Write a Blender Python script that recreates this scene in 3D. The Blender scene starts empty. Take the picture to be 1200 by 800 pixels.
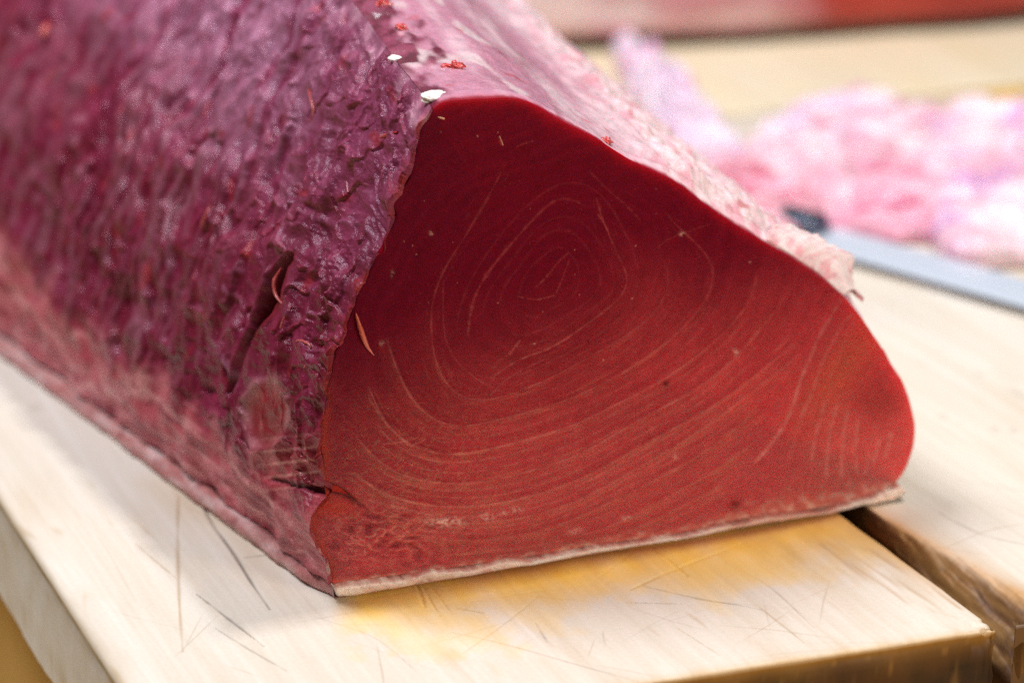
import bpy, math, random
import numpy as np
random.seed(7)
S = bpy.context.scene
COL = S.collection

# ------------------------------------------------------------------ camera, world, lamps, exposure
F_PX, CAM_H = 3345.0, 0.62                       # focal length in photo pixels (1200 wide), camera height above the boards
PITCH = math.atan(1173.0 / F_PX)
cam = bpy.data.objects.new('camera', bpy.data.cameras.new('camera'))
COL.objects.link(cam); S.camera = cam
cam.location = (0, 0, CAM_H); cam.rotation_euler = (math.pi / 2 - PITCH, 0, 0)
cam.data.sensor_width = 36.0; cam.data.lens = F_PX / 1200 * 36.0
cam.data.clip_start = 0.05; cam.data.clip_end = 60
cam.data.dof.use_dof = True; cam.data.dof.focus_distance = 1.462
cam.data.dof.aperture_fstop = 3.6; cam.data.dof.aperture_blades = 9

W = bpy.data.worlds.new("World"); S.world = W; W.use_nodes = True
bg = W.node_tree.nodes['Background']
bg.inputs[0].default_value = (0.86, 0.90, 1.0, 1); bg.inputs[1].default_value = 0.08

def lamp(name, loc, target, size, power, color, sy=None):
    l = bpy.data.lights.new(name, 'AREA'); l.energy = power; l.color = color
    l.shape = 'RECTANGLE'; l.size = size; l.size_y = sy or size
    o = bpy.data.objects.new(name, l); COL.objects.link(o); o.location = loc
    d = np.array(target, float) - np.array(loc, float)
    from mathutils import Vector
    o.rotation_euler = Vector(d).to_track_quat('-Z', 'Y').to_euler()
    return o
lamp('key_lamp', (0.70, 1.85, 2.1), (0.05, 1.5, 0.1), 0.16, 23, (1.0, 0.96, 0.90))
lamp('market_lamp', (-1.05, 1.80, 2.2), (-0.05, 1.6, 0.1), 0.7, 46, (0.95, 0.95, 1.0))
lamp('stall_lamp', (0.95, 0.45, 0.55), (0.2, 1.45, 0.03), 0.30, 8.5, (1.0, 0.87, 0.76))

S.view_settings.view_transform = 'Standard'; S.view_settings.look = 'None'
S.view_settings.exposure = 0.27; S.view_settings.gamma = 1.0
S.render.engine = 'CYCLES'
S.cycles.use_denoising = False
S.cycles.max_bounces = 8

# ------------------------------------------------------------------ measuring: photo pixel -> point in the place
cp_, sp_ = math.cos(PITCH), math.sin(PITCH)
RX, UY, FW = np.array([1., 0, 0]), np.array([0, sp_, cp_]), np.array([0, cp_, -sp_])
CC = np.array([0, 0, CAM_H])
def ray(u, v): return RX * ((u - 600) / F_PX) - UY * ((v - 400) / F_PX) + FW
def gnd(u, v, z=0.0):
    d = ray(u, v); return CC + d * ((z - CAM_H) / d[2])
def proj(p):
    q = np.asarray(p) - CC; d = q @ FW
    return 600 + F_PX * (q @ RX) / d, 400 - F_PX * (q @ UY) / d

# ------------------------------------------------------------------ numpy helpers
_rng = np.random.RandomState(11)
_perm = np.concatenate([_rng.permutation(256)] * 3).astype(np.int32)
_grad = _rng.normal(size=(256, 3)); _grad /= np.linalg.norm(_grad, axis=1)[:, None]
_gx, _gy, _gz = (np.ascontiguousarray(_grad[:, k], np.float32) for k in range(3))
def noise(x, y, z=0.0):
    x, y, z = np.broadcast_arrays(np.asarray(x, float), np.asarray(y, float), np.asarray(z, float))
    fl = [np.floor(q) for q in (x, y, z)]
    xf, yf, zf = [(q - f).astype(np.float32) for q, f in zip((x, y, z), fl)]
    xi, yi, zi = [f.astype(np.int32) & 255 for f in fl]
    u, v, w = [f * f * f * (f * (f * 6 - 15) + 10) for f in (xf, yf, zf)]
    res = None
    hx = [_perm[xi], _perm[xi + 1]]; val = {}
    for a in (0, 1):
        for b in (0, 1):
            hy = _perm[hx[a] + yi + b] + zi
            for c in (0, 1):
                h = _perm[hy + c]
                val[a, b, c] = _gx[h] * (xf - a) + _gy[h] * (yf - b) + _gz[h] * (zf - c)
    def mix(p, q, t): return p + (q - p) * t
    return 1.6 * mix(mix(mix(val[0,0,0], val[1,0,0], u), mix(val[0,1,0], val[1,1,0], u), v),
                     mix(mix(val[0,0,1], val[1,0,1], u), mix(val[0,1,1], val[1,1,1], u), v), w)
def fbm(x, y, z=0.0, o=4):
    r = 0; a = 1.0; t = 0
    for k in range(o):
        r = r + a * noise(np.asarray(x) * 2**k + 17.3 * k, np.asarray(y) * 2**k + 5.1 * k, np.asarray(z) * 2**k + 9.7 * k); t += a; a *= .5
    return r / t * 1.4
def ridged(x, y, z=0.0, o=3):
    r = 0; a = 1.0; t = 0
    for k in range(o):
        r = r + a * (1 - np.abs(noise(np.asarray(x) * 2**k + 3.3 * k, np.asarray(y) * 2**k + 8.1 * k, np.asarray(z) * 2**k)) * 2); t += a; a *= .5
    return r / t
def sstep(a, b, x):
    t = np.clip((np.asarray(x, float) - a) / (b - a), 0, 1); return t * t * (3 - 2 * t)
def catmull(pts, step=3.0):
    p = np.array(pts, float); q = [p[0]]
    for i in range(len(p) - 1):
        a, b, c, d = p[max(i-1, 0)], p[i], p[i+1], p[min(i+2, len(p)-1)]
        n = max(2, int(np.linalg.norm(c - b) / step))
        for k in range(1, n + 1):
            t = k / n
            q.append(.5 * (2*b + (c-a)*t + (2*a-5*b+4*c-d)*t*t + (3*b-a-3*c+d)*t**3))
    return np.array(q)
def resample(p, n):
    L = np.concatenate([[0], np.cumsum(np.linalg.norm(np.diff(p, axis=0), axis=1))])
    t = np.linspace(0, L[-1], n)
    return np.stack([np.interp(t, L, p[:, k]) for k in range(p.shape[1])], 1)
def polydist(U, V, pts, reach, step=5.0, smooth=True):
    """distance of points (U,V) to a polyline, its signed side and the place along it (0..1); reach limits the work"""
    q = catmull(pts, step) if smooth else np.array(pts, float)
    D = np.full(U.shape, 1e9); SG = np.zeros(U.shape); T = np.zeros(U.shape)
    n = len(q) - 1
    lo, hi = q.min(0) - reach, q.max(0) + reach
    big = np.nonzero((U > lo[0]) & (U < hi[0]) & (V > lo[1]) & (V < hi[1]))
    if len(big[0]) == 0: return D, SG, T
    if len(big[0]) < U.size * .8:
        D[big], SG[big], T[big] = polydist(U[big], V[big], q, reach, step, False); return D, SG, T
    for i in range(n):
        (x0, y0), (x1, y1) = q[i], q[i+1]
        m = np.nonzero((U > min(x0, x1) - reach) & (U < max(x0, x1) + reach) & (V > min(y0, y1) - reach) & (V < max(y0, y1) + reach))
        if len(m[0]) == 0: continue
        u, v = U[m], V[m]; dx, dy = x1-x0, y1-y0; l2 = dx*dx + dy*dy + 1e-12
        t = np.clip(((u-x0)*dx + (v-y0)*dy) / l2, 0, 1)
        d = np.hypot(u - x0 - t*dx, v - y0 - t*dy); cr = dx*(v-y0) - dy*(u-x0)
        b = d < D[m]; mm = tuple(k[b] for k in m)
        D[mm] = d[b]; SG[mm] = np.sign(cr[b]); T[mm] = (i + t[b]) / n
    return D, SG, T
def mesh_obj(name, V, Fc, mat, parent=None, attrs=None, smooth=True, axis=None):
    """V (n,3); Fc list of arrays of quads/tris with the same width"""
    me = bpy.data.meshes.new(name); V = np.ascontiguousarray(V, np.float32)
    me.vertices.add(len(V)); me.vertices.foreach_set('co', V.ravel())
    Fl = Fc if isinstance(Fc, list) else [Fc]
    loops = np.concatenate([f.ravel() for f in Fl]).astype(np.int32)
    tot = np.concatenate([np.full(len(f), f.shape[1]) for f in Fl]).astype(np.int32)
    st = np.concatenate([[0], np.cumsum(tot)[:-1]]).astype(np.int32)
    me.loops.add(len(loops)); me.loops.foreach_set('vertex_index', loops)
    me.polygons.add(len(tot)); me.polygons.foreach_set('loop_start', st); me.polygons.foreach_set('loop_total', tot)
    me.polygons.foreach_set('use_smooth', np.full(len(tot), smooth))
    me.update(calc_edges=True); me.validate()
    nf = len(me.polygons); cc = np.zeros(nf*3); me.polygons.foreach_get('center', cc); cc = cc.reshape(-1, 3)
    nn = np.zeros(nf*3); me.polygons.foreach_get('normal', nn); nn = nn.reshape(-1, 3); ar = np.zeros(nf); me.polygons.foreach_get('area', ar)
    rel = cc - (V.mean(0) if axis is None else axis[0])
    if axis is not None: rel = rel - (rel @ axis[1])[:, None] * axis[1]
    if mat is not M_WOOD and nf > 8 and ((rel * nn).sum(1) * ar).sum() < 0: me.flip_normals()      # outside faces out
    attrs = dict(attrs or {})
    if mat in FLESH:
        attrs.setdefault('deep', np.ones(len(V))); attrs.setdefault('wet', np.ones(len(V)))
    for k, a in attrs.items():
        a = np.asarray(a, np.float32)
        if a.ndim == 2:
            at = me.attributes.new(k, 'FLOAT_COLOR', 'POINT'); c = np.ones((len(V), 4), np.float32); c[:, :3] = a
            at.data.foreach_set('color', c.ravel())
        else:
            at = me.attributes.new(k, 'FLOAT', 'POINT'); at.data.foreach_set('value', np.ascontiguousarray(a))
    if mat: me.materials.append(mat)
    o = bpy.data.objects.new(name, me); COL.objects.link(o)
    if parent: o.parent = parent
    return o
def quads(n, m, wrap=False, off=0, flip=False):
    i = np.arange(n - 1)[:, None]; j = np.arange(m if wrap else m - 1)[None, :]; j1 = (j + 1) % m
    a, b, c, d = i*m + j, i*m + j1, (i+1)*m + j1, (i+1)*m + j
    q = np.stack([x + 0*i for x in (a, b, c, d)], -1).reshape(-1, 4) + off
    return q[:, ::-1] if flip else q
def gridnormals(P, wrap=False):
    dv = np.gradient(P, axis=0)
    du = (np.roll(P, -1, 1) - np.roll(P, 1, 1)) if wrap else np.gradient(P, axis=1)
    n = np.cross(du, dv); return n / (np.linalg.norm(n, axis=-1, keepdims=True) + 1e-12)
def empty(name, loc):
    o = bpy.data.objects.new(name, None); COL.objects.link(o); o.location = loc; return o
def tag(o, label, cat, group=None):
    o['label'] = label; o['category'] = cat
    if group: o['group'] = group
    return o
def mixc(a, b, t):
    return np.asarray(a) + (np.asarray(b) - np.asarray(a)) * np.asarray(t)[..., None]

# ------------------------------------------------------------------ materials
FLESH = []
class NT:
    def __init__(s, name):
        s.m = bpy.data.materials.new(name); s.m.use_nodes = True; s.t = s.m.node_tree
        s.b = s.t.nodes['Principled BSDF']
    def n(s, typ, **kw):
        x = s.t.nodes.new(typ)
        for k, v in kw.items():
            if k.startswith('i_'): x.inputs[int(k[2:])].default_value = v
            else: setattr(x, k, v)
        return x
    def l(s, a, b): s.t.links.new(a, b)
    def attr(s, name):
        x = s.n('ShaderNodeAttribute'); x.attribute_name = name; return x
    def tex(s, scale, detail=4, rough=.55, vec=None, mapscale=None, dist=0.0):
        x = s.n('ShaderNodeTexNoise'); x.inputs['Scale'].default_value = scale; x.inputs['Detail'].default_value = detail
        x.inputs['Roughness'].default_value = rough; x.inputs['Distortion'].default_value = dist
        if vec is None: vec = s.n('ShaderNodeTexCoord').outputs['Object']
        if mapscale:
            mp = s.n('ShaderNodeMapping'); mp.inputs['Scale'].default_value = mapscale; s.l(vec, mp.inputs[0]); vec = mp.outputs[0]
        s.l(vec, x.inputs['Vector']); return x.outputs['Fac']
    def remap(s, v, a, b, c, d):
        x = s.n('ShaderNodeMapRange'); s.l(v, x.inputs[0])
        for k, q in enumerate((a, b, c, d)): x.inputs[k+1].default_value = q
        return x.outputs[0]
    def math(s, op, a, b):
        x = s.n('ShaderNodeMath', operation=op)
        for k, q in enumerate((a, b)):
            if isinstance(q, (int, float)): x.inputs[k].default_value = q
            else: s.l(q, x.inputs[k])
        return x.outputs[0]
    def mix(s, f, a, b, blend='MIX'):
        x = s.n('ShaderNodeMix', data_type='RGBA', blend_type=blend)
        for k, q in ((0, f), (6, a), (7, b)):
            if isinstance(q, (int, float)): x.inputs[k].default_value = q
            elif isinstance(q, tuple): x.inputs[k].default_value = (*q, 1)
            else: s.l(q, x.inputs[k])
        return x.outputs[2]
    def bump(s, h, strength, dist, prev=None):
        x = s.n('ShaderNodeBump'); x.inputs['Strength'].default_value = strength; x.inputs['Distance'].default_value = dist
        s.l(h, x.inputs['Height'])
        if prev is not None: s.l(prev, x.inputs['Normal'])
        return x.outputs[0]
    def set(s, **kw):
        for k, v in kw.items():
            k = k.replace('_', ' ')
            if hasattr(v, 'is_output'): s.l(v, s.b.inputs[k])
            else: s.b.inputs[k].default_value = v

def flesh_material(name, rough=.42, sss=.55, sss_scale=.006, coat=.25, coat_rough=.2, bump=.35, fine=900., spec=.5, radius=(1.0, .22, .16), tint=(1, 1, 1)):
    k = NT(name); pig = k.attr('pigment').outputs['Color']
    t1 = k.tex(fine, 5, .65); t2 = k.tex(140, 4, .6)
    v = k.math('ADD', k.remap(t1, .3, .7, .80, 1.2), k.remap(t2, .3, .7, -.10, .10))
    cmb = k.n('ShaderNodeCombineColor')
    for i in range(3): k.l(v, cmb.inputs[i])
    c = k.mix(1.0, pig, cmb.outputs[0], 'MULTIPLY')
    nb = k.bump(k.tex(fine * .8, 4, .6), bump, .0006)
    nb = k.bump(k.tex(260, 4, .6), bump * .8, .0012, nb)
    k.set(Base_Color=c, Roughness=k.remap(t2, .3, .7, rough - .1, rough + .1), Subsurface_Weight=k.math('MULTIPLY', k.attr('deep').outputs['Fac'], sss),
          Subsurface_Radius=radius, Subsurface_Scale=sss_scale, Coat_Weight=k.math('MULTIPLY', k.attr('wet').outputs['Fac'], coat), Coat_Roughness=coat_rough,
          Coat_IOR=1.38, IOR=1.4, Specular_IOR_Level=k.math('MULTIPLY', k.attr('wet').outputs['Fac'], spec), Normal=nb, Specular_Tint=(*tint, 1))
    k.l(nb, k.b.inputs['Coat Normal'])
    return k.m
M_FACE = flesh_material('cut_tuna_flesh', rough=.5, sss=.78, sss_scale=.036, coat=.025, coat_rough=.3, bump=.28, fine=1500., spec=.06, radius=(1.0, .07, .06))
M_SIDE = flesh_material('wet_dark_flesh', rough=.33, sss=.07, sss_scale=.003, coat=.18, coat_rough=.16, bump=.7, fine=780., spec=.26, tint=(1.0, .80, 1.0))
M_TOP = flesh_material('pink_membrane', rough=.34, sss=.25, sss_scale=.0025, coat=.4, coat_rough=.2, bump=.25, fine=900.)
M_FAT = flesh_material('fat_and_skin', rough=.4, sss=.2, sss_scale=.0015, coat=.3, coat_rough=.2, bump=.3, fine=900.)

FLESH[:] = [M_FACE, M_SIDE, M_TOP, M_FAT]
def wood_material():
    k = NT('scarred_pale_wood'); co = k.n('ShaderNodeTexCoord').outputs['Object']
    pig = k.attr('pigment').outputs['Color']
    g1 = k.tex(1.0, 6, .6, co, (260, 7, 60)); g2 = k.tex(1.0, 4, .55, co, (45, 2.2, 20), .6); g3 = k.tex(420, 4, .6, co)
    v = k.math('ADD', k.math('ADD', k.remap(g1, .3, .7, .945, 1.03), k.remap(g2, .35, .7, .04, -.10)), k.remap(g3, .3, .7, -.03, .03))
    cmb = k.n('ShaderNodeCombineColor'); k.l(v, cmb.inputs[0])
    k.l(k.math('POWER', v, 1.25), cmb.inputs[1]); k.l(k.math('POWER', v, 1.7), cmb.inputs[2])
    c = k.mix(1.0, pig, cmb.outputs[0], 'MULTIPLY')
    nb = k.bump(g1, .10, .0006); nb = k.bump(g3, .2, .0005, nb)
    k.set(Base_Color=c, Roughness=k.remap(g2, .3, .7, .42, .62), Specular_IOR_Level=.4, Normal=nb)
    return k.m
M_WOOD = wood_material()
def simple(name, col, rough, metal=0.0, tex=None, **kw):
    k = NT(name)
    if tex:
        t = k.tex(tex[0], 4, .6, None, tex[1]); c = k.mix(k.remap(t, .3, .7, 0, 1), col, tex[2])
        k.set(Base_Color=c, Normal=k.bump(t, .2, .001))
    else: k.set(Base_Color=(*col, 1))
    k.set(Roughness=rough, Metallic=metal, **kw); return k.m
M_STEEL = simple('brushed_blade_steel', (.78, .87, .98), .34, .35, (60, (1, 14, 1), (.70, .80, .94)))
M_HANDLE = simple('dark_handle', (.012, .016, .03), .4, 0.0, (60, (1, 8, 1), (.02, .024, .04)))
M_BRASS = simple('dull_ferrule_metal', (.16, .19, .24), .35, 1.0, (90, (1, 1, 1), (.10, .12, .16)))
M_FLOOR = simple('tan_floor_boards', (.66, .42, .13), .6, 0.0, (5, (1, 6, 1), (.58, .36, .10)))
M_BEAM = simple('rough_beam_wood', (.25, .16, .08), .7, 0.0, (30, (8, 1, 8), (.18, .11, .05)))

# ------------------------------------------------------------------ the place: boards, floor
FR = gnd(1168, 735)[:2]                                     # front right corner of the left board
DB = np.array([-.384, .923]); DB /= np.linalg.norm(DB); XB = np.array([DB[1], -DB[0]])
BANG = math.atan2(XB[1], XB[0])
THICK = .062
def blocal(p): return np.stack([(p[..., :2] - FR) @ XB, (p[..., :2] - FR) @ DB], -1)

CUTS = [  # knife marks: pixels, half width (m), strength
 ([(215,575),(216,640),(220,715),(227,782)], .0009, .55, 1), ([(235,580),(255,620),(280,655),(305,695),(327,727)], .0009, .9, 0),
 ([(165,645),(190,667),(215,688)], .0006, .5, 1), ([(240,708),(280,740),(322,774)], .0007, .7, 0), ([(262,750),(300,775),(350,804)], .0006, .5, 0),
 ([(295,663),(332,658)], .0009, .5, 0), ([(497,692),(503,708),(508,722)], .0010, .9, 0), ([(503,693),(515,715),(527,733)], .0006, .7, 1),
 ([(513,695),(540,730)], .0005, .5, 1), ([(545,722),(577,728)], .0008, .6, 1), ([(640,668),(690,682)], .0006, .6, 1),
 ([(507,693),(600,703),(700,712)], .0005, .45, 1), ([(540,752),(600,765),(700,793),(760,810)], .0005, .45, 0), ([(637,738),(652,762)], .0006, .4, 0),
 ([(640,705),(600,742),(545,785)], .0005, .35, 1), ([(745,698),(799,670),(874,638)], .0009, .8, 1), ([(769,647),(790,662),(812,680)], .0010, .9, 0),
 ([(757,692),(825,706),(870,713),(900,719)], .0006, .7, 0), ([(740,713),(805,713)], .0005, .45, 0), ([(892,713),(920,735),(949,758)], .0005, .5, 1),
 ([(800,742),(853,776)], .0005, .4, 1), ([(700,690),(760,640)], .0005, .3, 1), ([(560,715),(640,700),(720,690)], .0004, .35, 1),
 ([(90,600),(130,650),(170,720)], .0006, .2, 1), ([(1100,600),(1150,625),(1215,640)], .0008, .35, 0), ([(1080,480),(1140,500),(1210,505)], .0009, .25, 0),
 ([(1110,640),(1160,620),(1210,612)], .0006, .35, 1), ([(1090,420),(1150,440),(1210,470)], .0009, .25, 0), ([(1120,560),(1200,575)], .0007, .25, 0),
 ([(850,660),(905,690),(960,740)], .0005, .35, 0), ([(380,735),(450,760),(500,800)], .0004, .3, 0), ([(905,655),(960,640)], .0005, .3, 1),
]
def board_block(name, x0, x1, y0, y1, nx, ny, fx, fy, edgefn, thick=THICK, seed=0.):
    """a thick plank: one sheet folded over its edges; fx, fy give node spacing in 0..1"""
    dn = np.concatenate([[thick, thick*.8, thick*.6, thick*.42, thick*.28, thick*.17, .0065, .004, .002]])
    gx = np.concatenate([x0 - dn, x0 + fx * (x1 - x0), x1 + dn[::-1]])
    gy = np.concatenate([y0 - dn, y0 + fy * (y1 - y0), y1 + dn[::-1]])
    A, B = np.meshgrid(gx, gy)
    ox = np.maximum(np.maximum(x0 - A, A - x1), 0); oy = np.maximum(np.maximum(y0 - B, B - y1), 0)
    down = np.maximum(ox, oy)
    X, Y = np.clip(A, x0, x1), np.clip(B, y0, y1)
    e = np.minimum(np.minimum(X - x0, x1 - X), np.minimum(Y - y0, y1 - Y))
    Z = -down.copy()
    rr = .0035 + .0015 * fbm(X*25 + seed, Y*25, Z*20)
    lip = np.clip(1 - e / rr, 0, 1)                         # rounded lip
    Z = np.where(down > 0, Z - rr * .5, Z - rr * .5 * lip**2)
    inw = np.where(down > 0, rr * .35 * np.exp(-down / .004), 0) + .0012 * fbm(X*30, Y*30, Z*40 + seed) * (down > 0)
    X = X + np.where(A < x0, inw, 0) - np.where(A > x1, inw, 0)
    Y = Y + np.where(B < y0, inw, 0) - np.where(B > y1, inw, 0)
    Z = Z + np.where(down > 0, 0, .0006 * fbm(X*9 + seed, Y*9))
    X, Y, Z, P = edgefn(X, Y, Z, A, B, down)
    V = np.stack([X, Y, Z], -1).reshape(-1, 3)
    o = mesh_obj(name, V, quads(*A.shape), M_WOOD, None, {'pigment': P.reshape(-1, 3)})
    bt = mesh_obj  # underside
    o.location = (FR[0], FR[1], 0); o.rotation_euler = (0, 0, BANG)
    return o
PALE = np.array([.745, .69, .605])
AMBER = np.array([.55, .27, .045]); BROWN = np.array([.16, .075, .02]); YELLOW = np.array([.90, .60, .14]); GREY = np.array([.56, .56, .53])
SKIN_FRONT = [(405,700),(500,690),(600,677),(700,656),(800,641),(900,621),(990,601),(1066,580)]
def common_top(X, Y, down):
    wx = FR[0] + X*XB[0] + Y*DB[0]; wy = FR[1] + X*XB[1] + Y*DB[1]
    P3 = np.stack([wx, wy, 0*wx], -1); U, V = proj(P3)
    P = np.broadcast_to(PALE, X.shape + (3,)).copy()
    n1 = fbm(X*14, Y*5, 3.); n2 = fbm(X*60, Y*18, 7.)
    P = mixc(P, [.62, .48, .33], sstep(-.05, .8, n1) * .6)
    P = mixc(P, [.64, .62, .60], sstep(.1, .9, fbm(X*7 + 9, Y*7, 1.)) * .35)
    # short tan flecks of worn grain
    P = mixc(P, [.50, .36, .20], sstep(.45, .9, noise(X*110 + 3*n1, Y*22, 4.)) * sstep(-.2, .4, fbm(X*8, Y*8, 12.)) * .6); P = mixc(P, [.50, .38, .27], sstep(.30, .75, fbm(X*120, Y*9, 14., 3)) * .35 * sstep(-.3, .5, n1))
    dep = np.zeros(X.shape); up = down <= 0
    for pts, hw, st, amber in CUTS:
        g = np.array([blocal(gnd(*p)) for p in catmull(pts, 8.)])
        d, sg, t = polydist(X, Y, g, .004, .004, False)
        w = 1.35 * hw * (.75 + .5 * noise(t * 9, st * 31, 2.)) * (.35 + .65 * np.sin(np.pi * np.clip(t, .02, .98))**.5)
        f = np.exp(-(d / np.maximum(w, 1e-5))**2) * st * (.45 + .55*sstep(-.6, .2, noise(t*5, hw*1e4, 5.))) * up
        P = mixc(P, [.36, .20, .05] if amber else [.13, .10, .075], np.clip(f, 0, .9)); dep = np.maximum(dep, f)
    rs = np.random.RandomState(3)                            # hairline scores everywhere
    for k in range(230 if len(X) > 400 else 60):
        u, v = rs.uniform(-.43, .5), rs.uniform(.0, .75)**1.3; a = rs.choice([.35, -.5, 1.2, -1.0]) + rs.normal()*.25; L = rs.uniform(.02, .09)
        g = [(u, v), (u + L*math.cos(a)*.5, v + L*math.sin(a)*.5 + rs.normal()*.001), (u + L*math.cos(a), v + L*math.sin(a))]
        d, sg, t = polydist(X, Y, g, .003, .01, False)
        P = mixc(P, [.40, .31, .22], np.exp(-(d / .00045)**2) * np.sin(np.pi*np.clip(t, .01, .99)) * rs.uniform(.15, .5) * up)
    return P, dep * .0007, U, V, n1, n2

def left_edge(X, Y, Z, A, B, down):
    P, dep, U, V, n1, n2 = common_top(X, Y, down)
    Z = Z - dep
    # yellow zone in front of the cut: warm-lit shade painted into the wood
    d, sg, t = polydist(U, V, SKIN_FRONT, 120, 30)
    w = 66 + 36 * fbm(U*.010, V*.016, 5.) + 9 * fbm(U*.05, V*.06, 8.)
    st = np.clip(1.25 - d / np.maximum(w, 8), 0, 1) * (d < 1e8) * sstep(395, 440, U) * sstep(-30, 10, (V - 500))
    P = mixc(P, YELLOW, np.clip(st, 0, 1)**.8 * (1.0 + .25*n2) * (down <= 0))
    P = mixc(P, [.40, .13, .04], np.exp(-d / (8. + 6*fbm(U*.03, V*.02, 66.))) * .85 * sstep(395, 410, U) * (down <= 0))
    for (cx, cy, rx, ry, a) in [(505,742,32,12,.5),(545,775,16,10,.4),(1000,665,60,30,.35),(940,640,60,22,.45),(820,795,60,14,.15),(100,710,40,14,.12),(580,795,50,14,.25)]:
        e = ((U-cx)/rx)**2 + ((V-cy)/ry)**2
        P = mixc(P, [.62, .40, .15], np.exp(-e) * a * sstep(-.25, .5, n2 + .4*fbm(X*90, Y*40)))
    # long brown streaks near the right end
    for pts in ([(965,640),(1010,672),(1065,706)], [(985,640),(1040,675),(1100,715)], [(1010,640),(1060,672),(1125,712)]):
        g = np.array([blocal(gnd(*p)) for p in pts]); dd, s2, tt = polydist(X, Y, g, .02, .01)
        P = mixc(P, [.45, .29, .15], np.exp(-(dd/.0035)**2) * .55 * sstep(-.3, .6, noise(X*300, Y*25, 3.)) * (down <= 0))
    # worn edges
    right = np.exp(-np.maximum(-X, 0) / (.006 + .003*n1)); P = mixc(P, AMBER, np.clip(right * sstep(.02, .10, Y) * .8, 0, 1))
    P = mixc(P, [.5, .33, .16], np.clip(np.exp(-np.maximum(-X, 0)/.004) * .6, 0, 1))
    front = np.exp(-np.maximum(Y, 0) / (.0025 + .0015*n2)); P = mixc(P, [.62, .36, .10], np.clip(front * .8, 0, 1) * (down <= 0))
    left = np.exp(-np.maximum(X + .432, 0) / (.003 + .002*n2)); P = mixc(P, [.33, .22, .10], np.clip(left * .9, 0, 1) * (down <= 0))
    # side faces
    onfront = (B < 0) & (down > 0); onleft = (A < -.432) & (down > 0) & ~onfront; onright = (A > 0) & (down > 0) & ~onfront
    fr = mixc(np.array([.060, .022, .006]), [.022, .010, .004], sstep(-.3, .5, fbm(X*40, Z*60, 2.)))
    fr = mixc(fr, AMBER * .9, np.exp(-down / (.0050 + .003*fbm(X*30, 4., 2.))) * .9)
    fr = mixc(fr, [.5, .26, .07], sstep(.35, .8, noise(X*160, Z*300, 6.)) * .3)
    le = mixc(np.array([.80, .82, .82]), [.50, .36, .17], sstep(.2, .7, fbm(Y*22, Z*30 + 4, 3.)) * .75)
    le = mixc(le, [.22, .14, .05], np.exp(-down / .008) * .8)
    le = mixc(le, [.42, .24, .05], sstep(.115, .09, Y) * .8)
    P = np.where(onfront[..., None], fr, P); P = np.where(onleft[..., None], le, P)
    P = np.where(onright[..., None], mixc(np.array([.13, .06, .018]), AMBER, np.exp(-down/.005)), P)
    # chipped front right corner
    ch = np.exp(-((X / .016)**2 + (Y / .012)**2)) * (fbm(X*90, Y*90, Z*120) > -.15)
    k = ch * (.0018 + .002*noise(X*200, Y*200, Z*200))
    Z = Z - k * (down < .01); Y = Y + k * (B < .002) * .8; X = X - k * .5 * (A > -.002)
    Y = Y - .060 * X * np.clip(1 - Y / .6, 0, 1)             # the front end is sawn a little out of square
    return X, Y, Z, np.clip(P, 0.004, 1)
fx = np.linspace(0, 1, 640)
fy = np.concatenate([np.linspace(0, .22, 330)[:-1], np.linspace(.22, 1, 90)])
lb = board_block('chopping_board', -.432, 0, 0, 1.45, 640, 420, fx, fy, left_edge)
tag(lb, 'pale scarred wooden board under the front of the big tuna block, amber front end showing', 'chopping board', 'thick wooden boards of the cutting table')

def right_edge(X, Y, Z, A, B, down):
    P, dep, U, V, n1, n2 = common_top(X, Y, down)
    Z = Z - dep
    # the side along the gap is chewed away, more so towards the front
    cw = .004 + .026 * sstep(.18, -.03, Y) * (1 + .3 * fbm(Y*16, 3., 1.)) + .0012 * fbm(Y*90, 1., 8.)
    ex = np.maximum(X - .014, 0)
    c = np.clip(1 - ex / cw, 0, 1); onl = (A < .014)
    drop = cw * 1.25 * c**1.4
    rough = (.0022 * fbm(X*70, Y*9, 3.) + .0012 * fbm(X*320, Y*12, 5.) + .0016*sstep(.2, .6, noise(X*60, Y*30, 8.))) * sstep(0, .3, c)
    Z = np.where(down > 0, np.where(onl, Z - cw * 1.25, Z), Z - drop - rough * 1.6)
    X = X + np.where(onl, .003 * fbm(Y*22, Z*60, 2.) * sstep(.2, 0., Y) + .002*fbm(Y*30, Z*160, 3.), 0)
    am = np.clip(np.exp(-np.maximum(ex - cw * .9, 0) / .007), 0, 1)
    P = mixc(P, AMBER, am * .9 * (.75 + .4 * n2))
    rag = mixc(np.array([.30, .16, .05]), [.12, .055, .02], sstep(-.35, .4, fbm(X*150, Y*8, Z*150)))
    rag = mixc(rag, [.5, .30, .12], sstep(.3, .8, noise(X*300, Y*10, Z*280)) * .7)
    P = mixc(P, rag, sstep(.12, .4, c)); P = np.where((onl & (down > 0))[..., None], rag * .8, P)
    # amber stain across the far end where the boards butt
    P = mixc(P, [.78, .48, .08], sstep(YB - .075, YB - .035, Y + .02*n1 + .05*(X - XS)) * sstep(XS - .02, XS + .05, X) * .95)
    onf = (B < y0r) & (down > 0)
    P = np.where(onf[..., None], mixc(np.array([.16, .08, .03]), [.07, .045, .02], sstep(-.3, .4, fbm(X*40, Z*60))), P)
    return X, Y, Z, np.clip(P, .004, 1)
y0r = .004
fx = np.concatenate([np.linspace(0, .16, 150)[:-1], np.linspace(.16, 1, 110)])
fy = np.concatenate([np.linspace(0, .2, 240)[:-1], np.linspace(.2, 1, 130)])
XS = float(blocal(gnd(1095, 110))[0]); YB = float(blocal(gnd(1140, 106))[1])
rb = board_block('chopping_board', .014, .62, y0r, YB, 260, 370, fx, fy, right_edge, seed=40.)
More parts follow.
